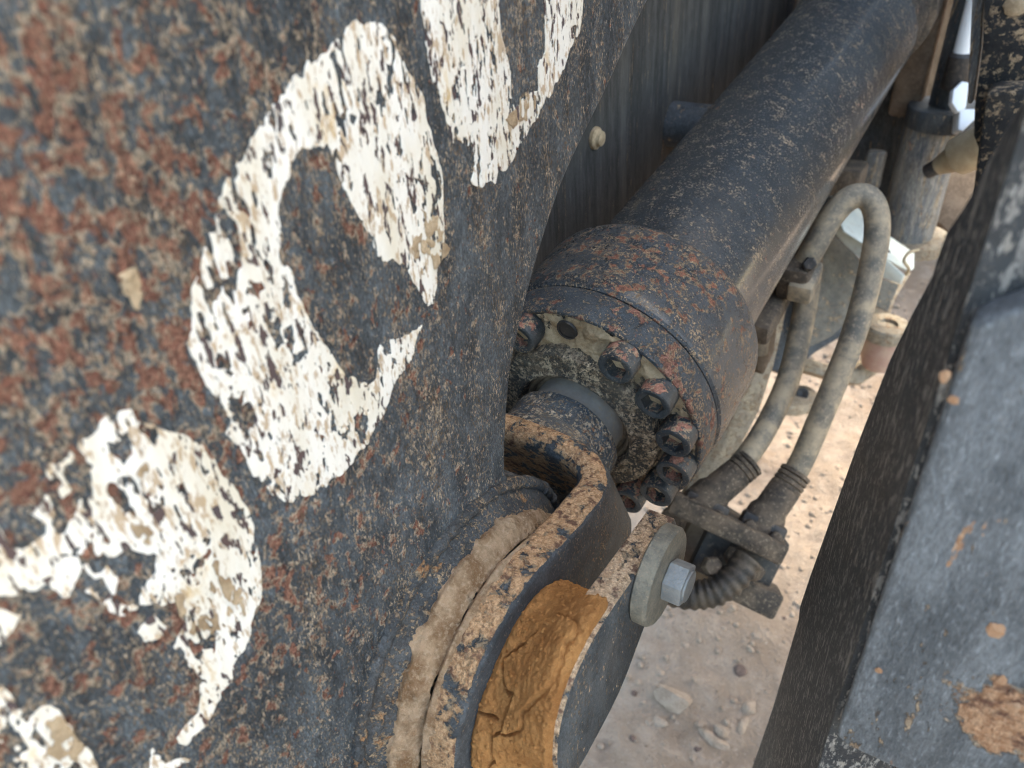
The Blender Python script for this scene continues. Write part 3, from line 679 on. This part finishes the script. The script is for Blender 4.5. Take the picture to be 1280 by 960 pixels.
def strap_r(t):
    """distance from the pin to the strap's outline in direction t"""
    o = np.zeros_like(t)
    for a, b in zip(sp, np.roll(sp, -1, 0)):
        d0, d1 = np.cos(t), np.sin(t); e = b - a; den = d0 * e[1] - d1 * e[0]; den = np.where(abs(den) < 1e-9, 1e-9, den)
        r = (a[0] * e[1] - a[1] * e[0]) / den; k = (a[0] * d1 - a[1] * d0) / den
        k = np.where(abs(e[0] * d1 - e[1] * d0) < 1e-12, -1, (a[0] * d1 - a[1] * d0) / -(e[0] * d1 - e[1] * d0))
        o = np.where((k >= 0) & (k <= 1) & (r > 0), np.maximum(o, r), o)
    return o
LAPT, LAPR = [R(60), R(84), R(89), R(150), R(165), R(205)], [-.030, -.006, .0065, .0050, .002, -.005]
def fill_es(x): e = np.clip(((x - xs[0]) / (xs[-1] - xs[0]) - .10) / .80, 0, 1); return e * e * (3 - 2 * e)
def fill_r0(x, t): return RD + (np.maximum(strap_r(t - math.atan2(AX[2], AX[1])), .03) + np.interp(t, LAPT, LAPR) - RD) * fill_es(x)
RD = .0775
chunk = on_cyl([(630,827),(649,810),(670,793),(684,777),(697,772),(713,775),(722,783),(717,795),(705,805),(701,816),(701,831),(690,850),(680,864),(665,876),(653,893),(651,908),(638,916),(628,914),(632,895),(640,868),(631,852)], RD)
cr1 = on_cyl([(638,916),(628,914),(615,920),(613,933),(613,956),(608,975)], RD); cr2 = on_cyl([(655,910),(659,929),(677,941),(683,928),(690,905),(694,880)], RD)
cr3 = on_cyl([(599,891),(611,892),(622,896)], RD); cr4 = on_cyl([(713,775),(726,790),(735,800)], RD)
Pq = np.stack([Xg, Tg * RD], -1)
wob = np.stack([fbm(np.stack([Xg, Tg * RD, Xg * 0], -1), 140, 3, 81), fbm(np.stack([Xg, Tg * RD, Xg * 0 + 5], -1), 140, 3, 83)], -1) * .0045
Pw = Pq + wob
sdc = poly_sdf(Pw, chunk)
def line_d(P, L):
    d = np.full(P.shape[:-1], 1e9)
    for a, b in zip(L[:-1], L[1:]):
        e = b - a; t = np.clip(((P - a) @ e) / (e @ e), 0, 1); d = np.minimum(d, np.linalg.norm(P - a - t[..., None] * e, axis=-1))
    return d
cd_ = np.minimum(np.minimum(line_d(Pw, cr1), line_d(Pw, cr2) + .0004), np.minimum(line_d(Pw, cr3), line_d(Pw, cr4)))
q3 = np.stack([Xg, Tg * RD, np.zeros_like(Xg)], -1)
eu = (Xg - xs[0]) / (xs[-1] - xs[0])
sa = np.unwrap(np.arctan2(sp[:, 1], sp[:, 0])); 
SR = strap_r(Tg - math.atan2(AX[2], AX[1]))
es = np.clip((eu - .10) / .80, 0, 1); es = es * es * (3 - 2 * es)
lap = np.interp(Tg, [R(60), R(84), R(89), R(150), R(165), R(205)], [-.030, -.006, .0065, .0050, .002, -.005])
rad0 = RD + (np.maximum(SR, .03) + lap - RD) * es
rad = rad0 + fbm(q3, 30, 2, 85) * .0045 * (1 - .6 * es) + fbm(q3, 110, 4, 87) * .0016 + fbm(q3, 420, 3, 88) * .0030
tq = np.clip(sdc / .0012, 0, 1); rad = rad + .0032 * tq * tq * (3 - 2 * tq) * np.clip(1 - (sdc - .002) / .03, .4, 1)
rad = rad - (.0048 * np.exp(-((sdc + .0006) / .0008) ** 2) + .0050 * np.exp(-(cd_ / .0008) ** 2)) * (1 - .75 * es)
rad = rad - .012 * np.exp(-((1 - eu) / .035) ** 2) - .004 * np.exp(-(eu / .06) ** 2)
# the fill thins out towards the far end
rad = rad * np.interp(Tg, [R(-12), R(8), R(30), R(50), R(64), R(80), R(170), R(205)], [.25, .40, .62, .80, .93, 1.0, 1.0, .9])
MV = np.stack([Xg, CP[1] + rad * np.cos(Tg), CP[2] + rad * np.sin(Tg)], -1)
pd = thing('packed_dirt', 'cracked ochre dirt packed between the clevis prong and the strap', 'dirt', CP + np.array([.1, 0, 0]))
MV2 = MV.reshape(-1, 3)
cb_ = []
for k in range(160):
    i_, j_ = random.randint(2, nX - 8), random.randint(170, nT - 60); cb_.append(lump(MV[i_, j_], random.uniform(.0005, .0016), k % 29, (1, 1, 1), .6, 1))
Vc, Fc = join(*cb_); o = mk('dirt_crumbs', Vc, Fc, M['ochre'], pd, auto=0); o['kind'] = 'stuff'
o = mk('dirt_fill', MV2, grid_faces(nX, nT), M['ochre'], pd, auto=0)

# ------------------------------------------------------------------ frame plate behind the cylinder
fp = thing('frame_plate', 'dark streaked steel frame plate behind the cylinder', 'frame plate', (-.43, 1.2, .3))
XF = -.405
V, F = prism([(.15, .35), (1.74, .35), (1.74, 2.1), (.15, 2.1)], (XF - .03, 0, 0), (0, 1, 0), (0, 0, 1), EX, .03, .002); mk('plate', V, F, M['frame'], fp)
c = onX([[743, 172]], XF)[0]; V, F = lathe([(0, .012), (.004, .012), (.006, .009), (.010, .008), (.011, 0)], c, EX, 20, wob=.003); mk('plug', V, F, M['palemud'], fp)
c = onX([[866, 158]], XF + .03)[0]
V, F = lathe([(-.035, .030), (.022, .030), (.028, .026), (.030, 0)], c, EX, 32); mk('stop_boss', V, F, M['far_steel'], fp)
cc = onX([[978, 30]], XF)[0]; V, F = box((XF + .004, cc[1] + .02, 1.3), (0, 1, 0), (0, 0, 1), EX, (.012, 2., .016), .002); mk('seam_strip', V, F, M['darkfit'], fp)

# ------------------------------------------------------------------ hoses and their junction under the cylinder
def hose(label, pts, rad, mat, n=10, group=None, corr=0.):
    P_ = spline([K(*p) for p in pts], n); h = thing('hydraulic_hose', label, 'hose', P_[-1], group)
    rr = np.full(len(P_), rad)
    if corr: rr = rad + corr * np.sin(np.arange(len(P_)) * 1.1)
    V, F = tube(P_, rr, 24); mk('hose_body', V, F, mat, h, auto=0); return h, P_
HG = 'dusty hoses under the cylinder'
h1, p1 = hose('grey hose looping up beside the cylinder then down to the junction, rightmost hose', [(1000,340,.98),(1018,308,.96),(1040,270,.945),(1062,248,.935),(1082,246,.93),(1094,262,.93),(1096,295,.935),(1086,350,.945),(1068,415,.955),(1045,475,.965),(1022,530,.975),(1000,580,.985),(972,630,.99)], .0150, M['hose'], 10, HG)
h2, p2 = hose('grey hose dropping straight from the clamp, nearer the cylinder than the looped one', [(1012,345,1.02),(1006,385,1.02),(997,430,1.02),(985,475,1.015),(965,520,1.01),(940,562,1.0),(910,598,.995),(898,612,.99)], .0150, M['hose'], 10, HG)
h3, p3 = hose('short dark ribbed hose curving left from the junction', [(936,698,.93),(918,722,.925),(898,737,.925),(876,743,.93),(850,742,.94),(815,730,.96),(770,700,1.0)], .0175, M['hose2'], 14, HG, .0012)
jb = thing('hose_junction', 'brown dusted hose junction block under the cylinder end', 'hose junction', K(915, 700, 1.0))
u = unit(K(972, 690, .95) - K(850, 632, .97)); hd = unit(K(1010, 560, .975) - K(970, 635, .985)); nn = unit(np.cross(u, hd)); hv = unit(np.cross(nn, u))
if nn @ (CAM - K(915, 680, 1)) < 0: nn = -nn
c = K(908, 658, .965); V, F = box(c, u, hv, nn, (.150, .026, .04), .004); mk('clamp_bar', V, F, M['fitting'], jb)
c = K(922, 690, 1.0); V, F = box(c, u, hv, nn, (.100, .085, .05), .006); mk('valve_block', V, F, M['darkfit'], jb)
c = K(938, 738, .985); V, F = box(c, u, hv, nn, (.070, .034, .055), .005); mk('lower_flange', V, F, M['fitting'], jb)
c = K(880, 690, 1.02); V, F = box(c, u, hv, nn, (.070, .085, .03), .008); mk('side_plate', V, F, M['brown'], jb)
for (x, y, t, dx) in ((955, 648, .985, 1), (885, 622, .99, 0)):
    q = K(x, y, t); d = unit((p1[-8] if dx else p2[-4]) - q)
    for k_ in range(4):
        V, F = lathe([(0, .0186), (.001, .0202), (.005, .0202), (.006, .0186)], q + d * (.046 + .007 * k_), d, 24); mk('crimp_ring', V, F, M['fitting'], jb)
    V, F = lathe([(-.022, .021), (-.018, .025), (.008, .025), (.016, .021), (.045, .0205), (.049, .0185), (.062, .0185), (.064, .0172)], q, d, 24); e = mk('crimp_elbow', V, F, M['fitting'], jb)
    qq = q - hv * .012
    V, F = box(qq + nn * .012, u, hv, nn, (.058, .030, .024), .005); fl = mk('flange_half', V, F, M['darkfit'], jb)
    for k in (-1, 1):
        V, F = lathe([(0, .0075), (.009, .0075), (.010, .006), (.010, 0)], qq + nn * .024 + u * k * .017, nn, 12); mk('flange_bolt', V, F, M['fitting'], fl)
V, F = lathe([(0, .026), (.010, .026), (.016, .022), (.017, .016)], K(934, 700, .945) + nn * -.002, unit(p3[0] - p3[4]) * -1, 28); mk('hose_collar', V, F, M['fitting'], jb)
V, F = lathe([(0, .013), (.016, .013), (.020, .010), (.021, 0)], K(888, 708, .95), unit(nn + .3 * hv), 6); mk('cap_nut', V, F, M['fitting'], jb)

V, F = prism([(0, 0), (.10, 0), (.13, .05), (.12, .12), (.03, .13), (0, .08)], K(800, 700, 1.12), u, hv, -nn, .02, .004); mk('shield_plate', V, F, M['fitting'], jb)  # dark plate added to fill the shadowed gap beside the side plate
# clamp on the barrel side that the hoses hang from
cl = thing('hose_clamp', 'dusty bracket on the side of the barrel that holds the hoses', 'bracket', K(985, 360, 1.0))
c = K(1000, 338, .99); V, F = box(c, AX, BX, EX, (.075, .050, .04), .008); mk('clamp_body', V, F, M['fitting'], cl)
c = K(1006, 352, .975); V, F = box(c, unit(AX + .2 * BX), BX, EX, (.05, .026, .03), .004); mk('clamp_plate', V, F, M['hose'], cl)
c = K(1012, 330, .955); V, F = lathe([(0, .009), (.012, .009), (.014, .007), (.014, 0)], c, unit(CAM - c), 6); mk('clamp_bolt', V, F, M['darkfit'], cl)
c = K(963, 388, 1.0); V, F = box(c, AX, BX, EX, (.11, .03, .03), .006); mk('pipe_saddle', V, F, M['fitting'], cl)
pp_ = spline([K(985, 335, 1.03), K(970, 375, 1.03), K(955, 410, 1.04), K(948, 440, 1.06)], 6); V, F = tube(pp_, .012, 14); mk('steel_pipe', V, F, M['hose'], cl)

# ------------------------------------------------------------------ tan guard strip and lower frame pieces behind the hoses
def slab(name, pts, depth, th, mat, label, cat, bev=.004, group=None, extra=None, axis=None):
    """flat piece seen at depth, given real thickness away from the camera"""
    P_ = np.array([K(x, y, depth if np.isscalar(depth) else depth[i]) for i, (x, y) in enumerate(pts)]); c = P_.mean(0)
    U_, s_, Vt = np.linalg.svd(P_ - c); u, v = Vt[0], Vt[1]; w = np.cross(u, v)
    if w @ (c - CAM) < 0: v = -v; w = -w
    q = np.c_[(P_ - c) @ u, (P_ - c) @ v]
    if (np.roll(q[:, 0], -1) * q[:, 1] - q[:, 0] * np.roll(q[:, 1], -1)).sum() > 0: q = q[::-1]
    V, F = prism([tuple(p) for p in q], c, u, v, w, th, bev)
    o = mk(name, V, F, mat, loc=c, auto=40); tag(o, label, cat, group); return o
slab('guard_strip', [(985,380),(968,455),(950,512),(925,560),(890,606),(845,660),(835,650),(870,590),(905,540),(930,480),(945,420),(955,370)], 1.16, .02, M['dusty_steel'], 'tan dust covered curved guard strip behind the cylinder head', 'guard', .003)
slab('inner_bar', [(958,370),(975,385),(968,440),(955,468),(945,462),(948,420)], 1.10, .02, M['brown'], 'short dark brown bar hanging beside the near hose', 'bar', .003)
slab('lug_plate', [(975,487),(990,481),(1010,482),(1022,490),(1020,502),(1000,508),(978,511)], [1.5,1.56,1.56,1.53,1.47,1.45,1.45], .022, M['dusty_steel'], 'tan lug plate with a hole low behind the hoses', 'lug', .004)
c = K(1003, 492, 1.50); V, F = lathe([(0, .012), (.006, .012), (.0065, .008), (.003, 0)], c, unit(CAM - c), 20); o = mk('lug_bolt', V, F, M['darkfit'], loc=c); tag(o, 'dark bolt set in the tan lug plate', 'bolt')  # added dark dished disc in place of the plate's shaded hole
slab('cross_beam', [(995,443),(1035,455),(1070,462),(1100,440),(1115,425),(1118,437),(1100,465),(1075,482),(1040,474),(1000,462)], 1.52, .05, M['dusty_steel'], 'tan dusty cross beam behind the lower hoses', 'beam', .004)
# zinc channel bracket with a hooked end
zb = thing('channel_bracket', 'bright plated channel bracket with folded lip behind the hose loop', 'bracket', K(1080, 340, 1.35))
def slab_part(name, pts, depth, th, mat, parent, bev=.002):
    o = slab(name, pts, depth, th, mat, None, None, bev); o.parent = parent; o.location = Vector(np.array(o.location) - origin(parent)); return o
slab_part('top_flange', [(1036,240),(1052,236),(1110,288),(1142,318),(1146,332),(1134,342),(1104,322),(1058,284),(1040,262)], [1.36]*2+[1.33]*2+[1.30,1.30]+[1.30]*2+[1.34], .004, M['white_zinc'], zb)
slab_part('web', [(1040,262),(1058,284),(1104,322),(1132,344),(1126,356),(1098,346),(1056,306),(1040,288)], [1.34,1.325,1.295,1.285,1.29,1.31,1.34,1.35], .004, M['white_zinc'], zb)
slab_part('inner_face', [(1000,300),(1040,290),(1098,346),(1124,356),(1110,390),(1085,378),(1040,420),(1000,440)], 1.42, .006, M['dirty_grey'], zb)
ht = spline([K(1148, 312, 1.29), K(1136, 316, 1.28), K(1130, 326, 1.28), K(1136, 336, 1.29), K(1132, 344, 1.3)], 6); V, F = tube(ht, .0028, 8); mk('hook_wire', V, F, M['tancast'], zb)
c = K(1108, 316, 1.312); V, F = lathe([(0, .006), (.003, .006), (.0035, 0)], c, unit(CAM - c), 14); mk('rivet', V, F, M['darkfit'], zb)
# grey gusset under the bracket
slab('gusset_plate', [(985,360),(1030,350),(1052,395),(1074,388),(1062,415),(1020,440),(985,470),(960,460)], 1.46, .03, M['far_steel'], 'dull grey gusset plate between the two hoses', 'gusset plate', .003)
slab('tilted_strip', [(1024,368),(1032,362),(1068,400),(1060,408)], 1.44, .012, M['white_zinc'], 'thin pale strip slanting across the grey gusset', 'strip', .002)
# bolted boss with faded red paint
bb = thing('bolted_mount', 'round rubber mount with tan top and faded red side by the dark beam', 'mount', K(1102, 450, 1.5))
cb = K(1100, 445, 1.5); upv = np.array([0, 0, 1.0])
V, F = lathe([(-.025, .020), (-.02, .03), (0, .036), (.045, .037)], cb, upv, 32); mk('red_sleeve', V, F, M['pink'], bb)
V, F = lathe([(.045, .038), (.047, .041), (.070, .041), (.074, .038), (.0745, .018), (.069, .016), (.0685, 0)], cb, upv, 32); mk('top_cap', V, F, M['dusty_steel'], bb)
slab('mount_arm', [(1120,372),(1110,402),(1092,396),(1088,386),(1118,352),(1140,340)], 1.6, .03, M['dusty_steel'], 'tan sloping arm between bracket and red mount', 'arm', .003)

# ------------------------------------------------------------------ vertical post, flanges, rods at the top right
post = thing('pivot_post', 'grey and tan vertical steel post with round flanges beyond the cylinder', 'post', K(1145, 300, 1.42))
pb = K(1134, 285, 1.42); zt = K(1165, 150, 1.42)
axis_xy = np.array([pb[0], pb[1]])
def vert(name, prof, mat, dx=0., dy=0., n=40, parent=post, z0=0.):
    V, F = lathe(prof, (axis_xy[0] + dx, axis_xy[1] + dy, z0), (0, 0, 1), n); return mk(name, V, F, mat, parent, auto=30)
zb0, zt0 = pb[2], pb[2] + .190
print('post', pb, zt, zb0)
vert('post_body', [(zb0 - .03, .046), (zt0, .046)], M['dusty_post'])
vert('lower_flange', [(zb0 - .035, .060), (zb0 - .033, .064), (zb0 - .012, .064), (zb0 - .010, .060), (zb0 - .010, .04)], M['dusty_steel'], dx=.012, n=48)
V, F = prism([(.058 * math.cos(t), .058 * math.sin(t)) for t in np.linspace(0, 2 * math.pi, 40, endpoint=False)], (axis_xy[0] + .012, axis_xy[1], zt0), EX, (0, 1, 0), (0, 0, 1), .034, .003); mk('upper_collar', V, F, M['far_steel'], post)
V, F = box((axis_xy[0] + .012, axis_xy[1] - .005, zt0 + .034 + .25), unit([.9, -.45, 0]), unit([.45, .9, 0]), (0, 0, 1), (.040, .040, .5), .003); mk('square_bar', V, F, M['far_steel'], post)
V, F = box((axis_xy[0] - .052, axis_xy[1] + .03, zt0 + .034 + .2), EX, (0, 1, 0), (0, 0, 1), (.05, .05, .46), .008); mk('dusty_column', V, F, M['brown'], post)
V, F = box((axis_xy[0] - .16, axis_xy[1] + .07, .72), EX, (0, 1, 0), (0, 0, 1), (.22, .04, .42), .003); mk('side_web', V, F, M['far_steel'], post)
c = K(1092, 212, 1.38); V, F = box(c, EX, (0, 1, 0), (0, 0, 1), (.032, .02, .07), .006); mk('small_lug', V, F, M['dusty_post'], post)
c = K(1052, 222, 1.3); V, F = box(c, EX, (0, 1, 0), (0, 0, 1), (.07, .06, .05), .008); o = mk('dusty_block', V, F, M['fitting'], loc=c); tag(o, 'dusty dark block under the barrel just above the hose loop', 'block')
slab('dark_recess_plate', [(1180,180),(1240,170),(1240,300),(1195,300),(1165,270)], 1.62, .03, M['brown'], 'dark brown plate behind the grease fitting and post', 'plate', .003)
# grease hose with tan conical end
gh = thing('grease_fitting', 'tan conical grease hose end beside the vertical post', 'fitting', K(1190, 205, 1.30))
a0, a1 = K(1156, 216, 1.28), K(1222, 184, 1.20); d = unit(a1 - a0)
V, F = lathe([(0, .005), (.004, .012), (.022, .013), (.026, .010)], a0, d, 16); mk('hose_nipple', V, F, M['darkfit'], gh)
V, F = lathe([(.024, .014), (.050, .022), (.058, .030), (.064, .031), (.13, .031)], a0, d, 24); mk('cone', V, F, M['tancast'], gh)
# chrome rod coloured white for the sky it mirrors, black joint, white pieces
cr = thing('chrome_rod', 'bright chrome rod with black joint beside the square bar', 'rod', K(1200, 110, 1.3))
q0, q1 = K(1203, 66, 1.20), K(1222, -30, 1.20); dv = np.array([0, 0, 1.0])
V, F = lathe([(0, .0135), (.4, .0135)], q0, dv, 24); mk('rod_shaft', V, F, M['white'], cr)
V, F = lathe([(-.055, .016), (-.05, .019), (-.004, .019), (.001, .015)], q0, dv, 20); mk('black_joint', V, F, M['darkfit'], cr)
slab('white_tag', [(1192,112),(1203,101),(1212,103),(1208,135),(1198,140),(1190,128)], 1.20, .012, M['white'], 'small white tag hanging below the black joint', 'tag', .002)
slab('white_wedge', [(1200,136),(1226,136),(1222,146),(1204,164),(1198,162)], 1.22, .02, M['white'], 'white wedge shaped piece beside the post collar', 'wedge', .002)

# ------------------------------------------------------------------ muddy black panel, top right
mp = thing('mud_flap', 'black panel spattered with tan mud in the top right corner', 'mud flap', K(1270, 200, 1.05))
YM = 1.12
A = atY([(1232,-60),(1228,60),(1218,135),(1217,170),(1228,200),(1300,170),(1330,-60)], YM)
V, F = prism([(p[0], p[2]) for p in A], (0, YM, 0), EX, (0, 0, 1), (0, 1, 0), .03, .003); mk('flap_sheet', V, F, M['mud_panel'], mp)
A = atY([(1218,-60),(1232,-60),(1226,60),(1216,130),(1209,130)], YM + .02)
V, F = prism([(p[0], p[2]) for p in A], (0, YM + .018, 0), EX, (0, 0, 1), (0, 1, 0), .05, .003); mk('edge_strip', V, F, M['dusty_post'], mp)
A = atY([(1233,118),(1238,110),(1290,108),(1290,260),(1215,262),(1222,200)], YM - .04)
V, F = prism([(p[0], p[2]) for p in A], (0, YM - .05, 0), EX, (0, 0, 1), (0, 1, 0), .045, .006); mk('lower_flap', V, F, M['mud_panel'], mp)
c = atY([[1270, 8]], YM)[0]; V, F = lump(c, .014, 91, (1, .25, .8)); mk('mud_splat', V, F, M['palemud'], mp)

# ------------------------------------------------------------------ near beam on the right
bt = thing('side_beam', 'dark scratched steel beam close to the camera on the right', 'beam', (.05, .35, .5))
cx, cy = .0025, .25; dn = unit([-.0525, .197, 0]); nb = unit([-.197, -.0525, 0])
o_ = np.array([cx, cy, 0]) + dn * .012
L = [(930,1000),(940,960),(966,885),(985,820),(998,775),(1000,758),(1012,722),(1070,560),(1112,450),(1140,392),(1166,343),(1171,325),(1183,291),(1200,266),(1216,240),(1247,180),(1282,118),(1310,60)]
Pp = onPlane(L, o_, nb); poly = [((p - o_) @ dn, p[2]) for p in Pp]
poly = [(0.0, poly[0][1])] + poly + [(0.0, poly[-1][1] + .2)]
V, F = prism(poly, o_ * [1, 1, 0], dn, (0, 0, 1), -nb, .035, .0012, 2)
mk('beam_side', V, F, M['beam'], bt, auto=40)
Lp = onPlane([(1042,925),(1109,700),(1160,540),(1203,405)], (cx, cy, 0), np.array([0, -1.0, 0]))
zb_, zt_ = Lp[0][2], Lp[-1][2]
V, F = prism([(cx, zb_ + .004), (cx + .006, zb_), (.30, zb_ - .004), (.30, zt_ + .10), (cx + .055, zt_ + .055), (cx + .012, zt_ + .010), (cx, zt_)], (0, cy, 0), EX, (0, 0, 1), (0, 1, 0), .016, .0025, 3)
mk('front_pad', V, F, M['pad'], bt, auto=40)
V, F = prism([(cx + .022, zt_ + .075), (.30, zt_ + .14), (.30, zt_ + .40), (cx + .012, zt_ + .33), (cx + .012, zt_ + .11)], (0, cy + .02, 0), EX, (0, 0, 1), (0, 1, 0), .016, .0025, 3); mk('upper_pad', V, F, M['pad'], bt, auto=40)
V, F = box((.17, cy + .13, zb_ + .1), EX, (0, 1, 0), (0, 0, 1), (.26, .20, .62), .004); mk('beam_core', V, F, M['beam'], bt)
for k, (px, py, r) in enumerate(((1244, 789, .0034), (1252, 850, .0022), (1232, 912, .0018), (1268, 884, .0026), (1098, 838, .0017), (1180, 470, .002), (1192, 500, .0018))):
    c = onPlane([[px, py]], (cx, cy - .0002, 0), np.array([0, -1.0, 0]))[0]; V, F = lump(c, r, 120 + k, (1, .12, 1.25), .8); mk('mud_splat', V, F, M['orange_mud'], bt)

# ------------------------------------------------------------------ unseen panels, added out of frame to cast shade on this corner
mb = thing('machine_body', 'dark body of the machine above and beyond the cylinder', 'machine body', (.4, 2.4, .9))
V, F = box((.9, 1.80, 2.24), EX, (0, 1, 0), (0, 0, 1), (3.4, .10, 2.5), .01); mk('front_bulkhead', V, F, M['body'], mb)  # added thin wall; its lower edge sets the ground's shadow line
V, F = box((.3, 3.1, .72), EX, (0, 1, 0), (0, 0, 1), (3.2, .2, 1.1), .02); mk('rear_axle_housing', V, F, M['brown'], mb)  # added block that keeps the far ground in shade
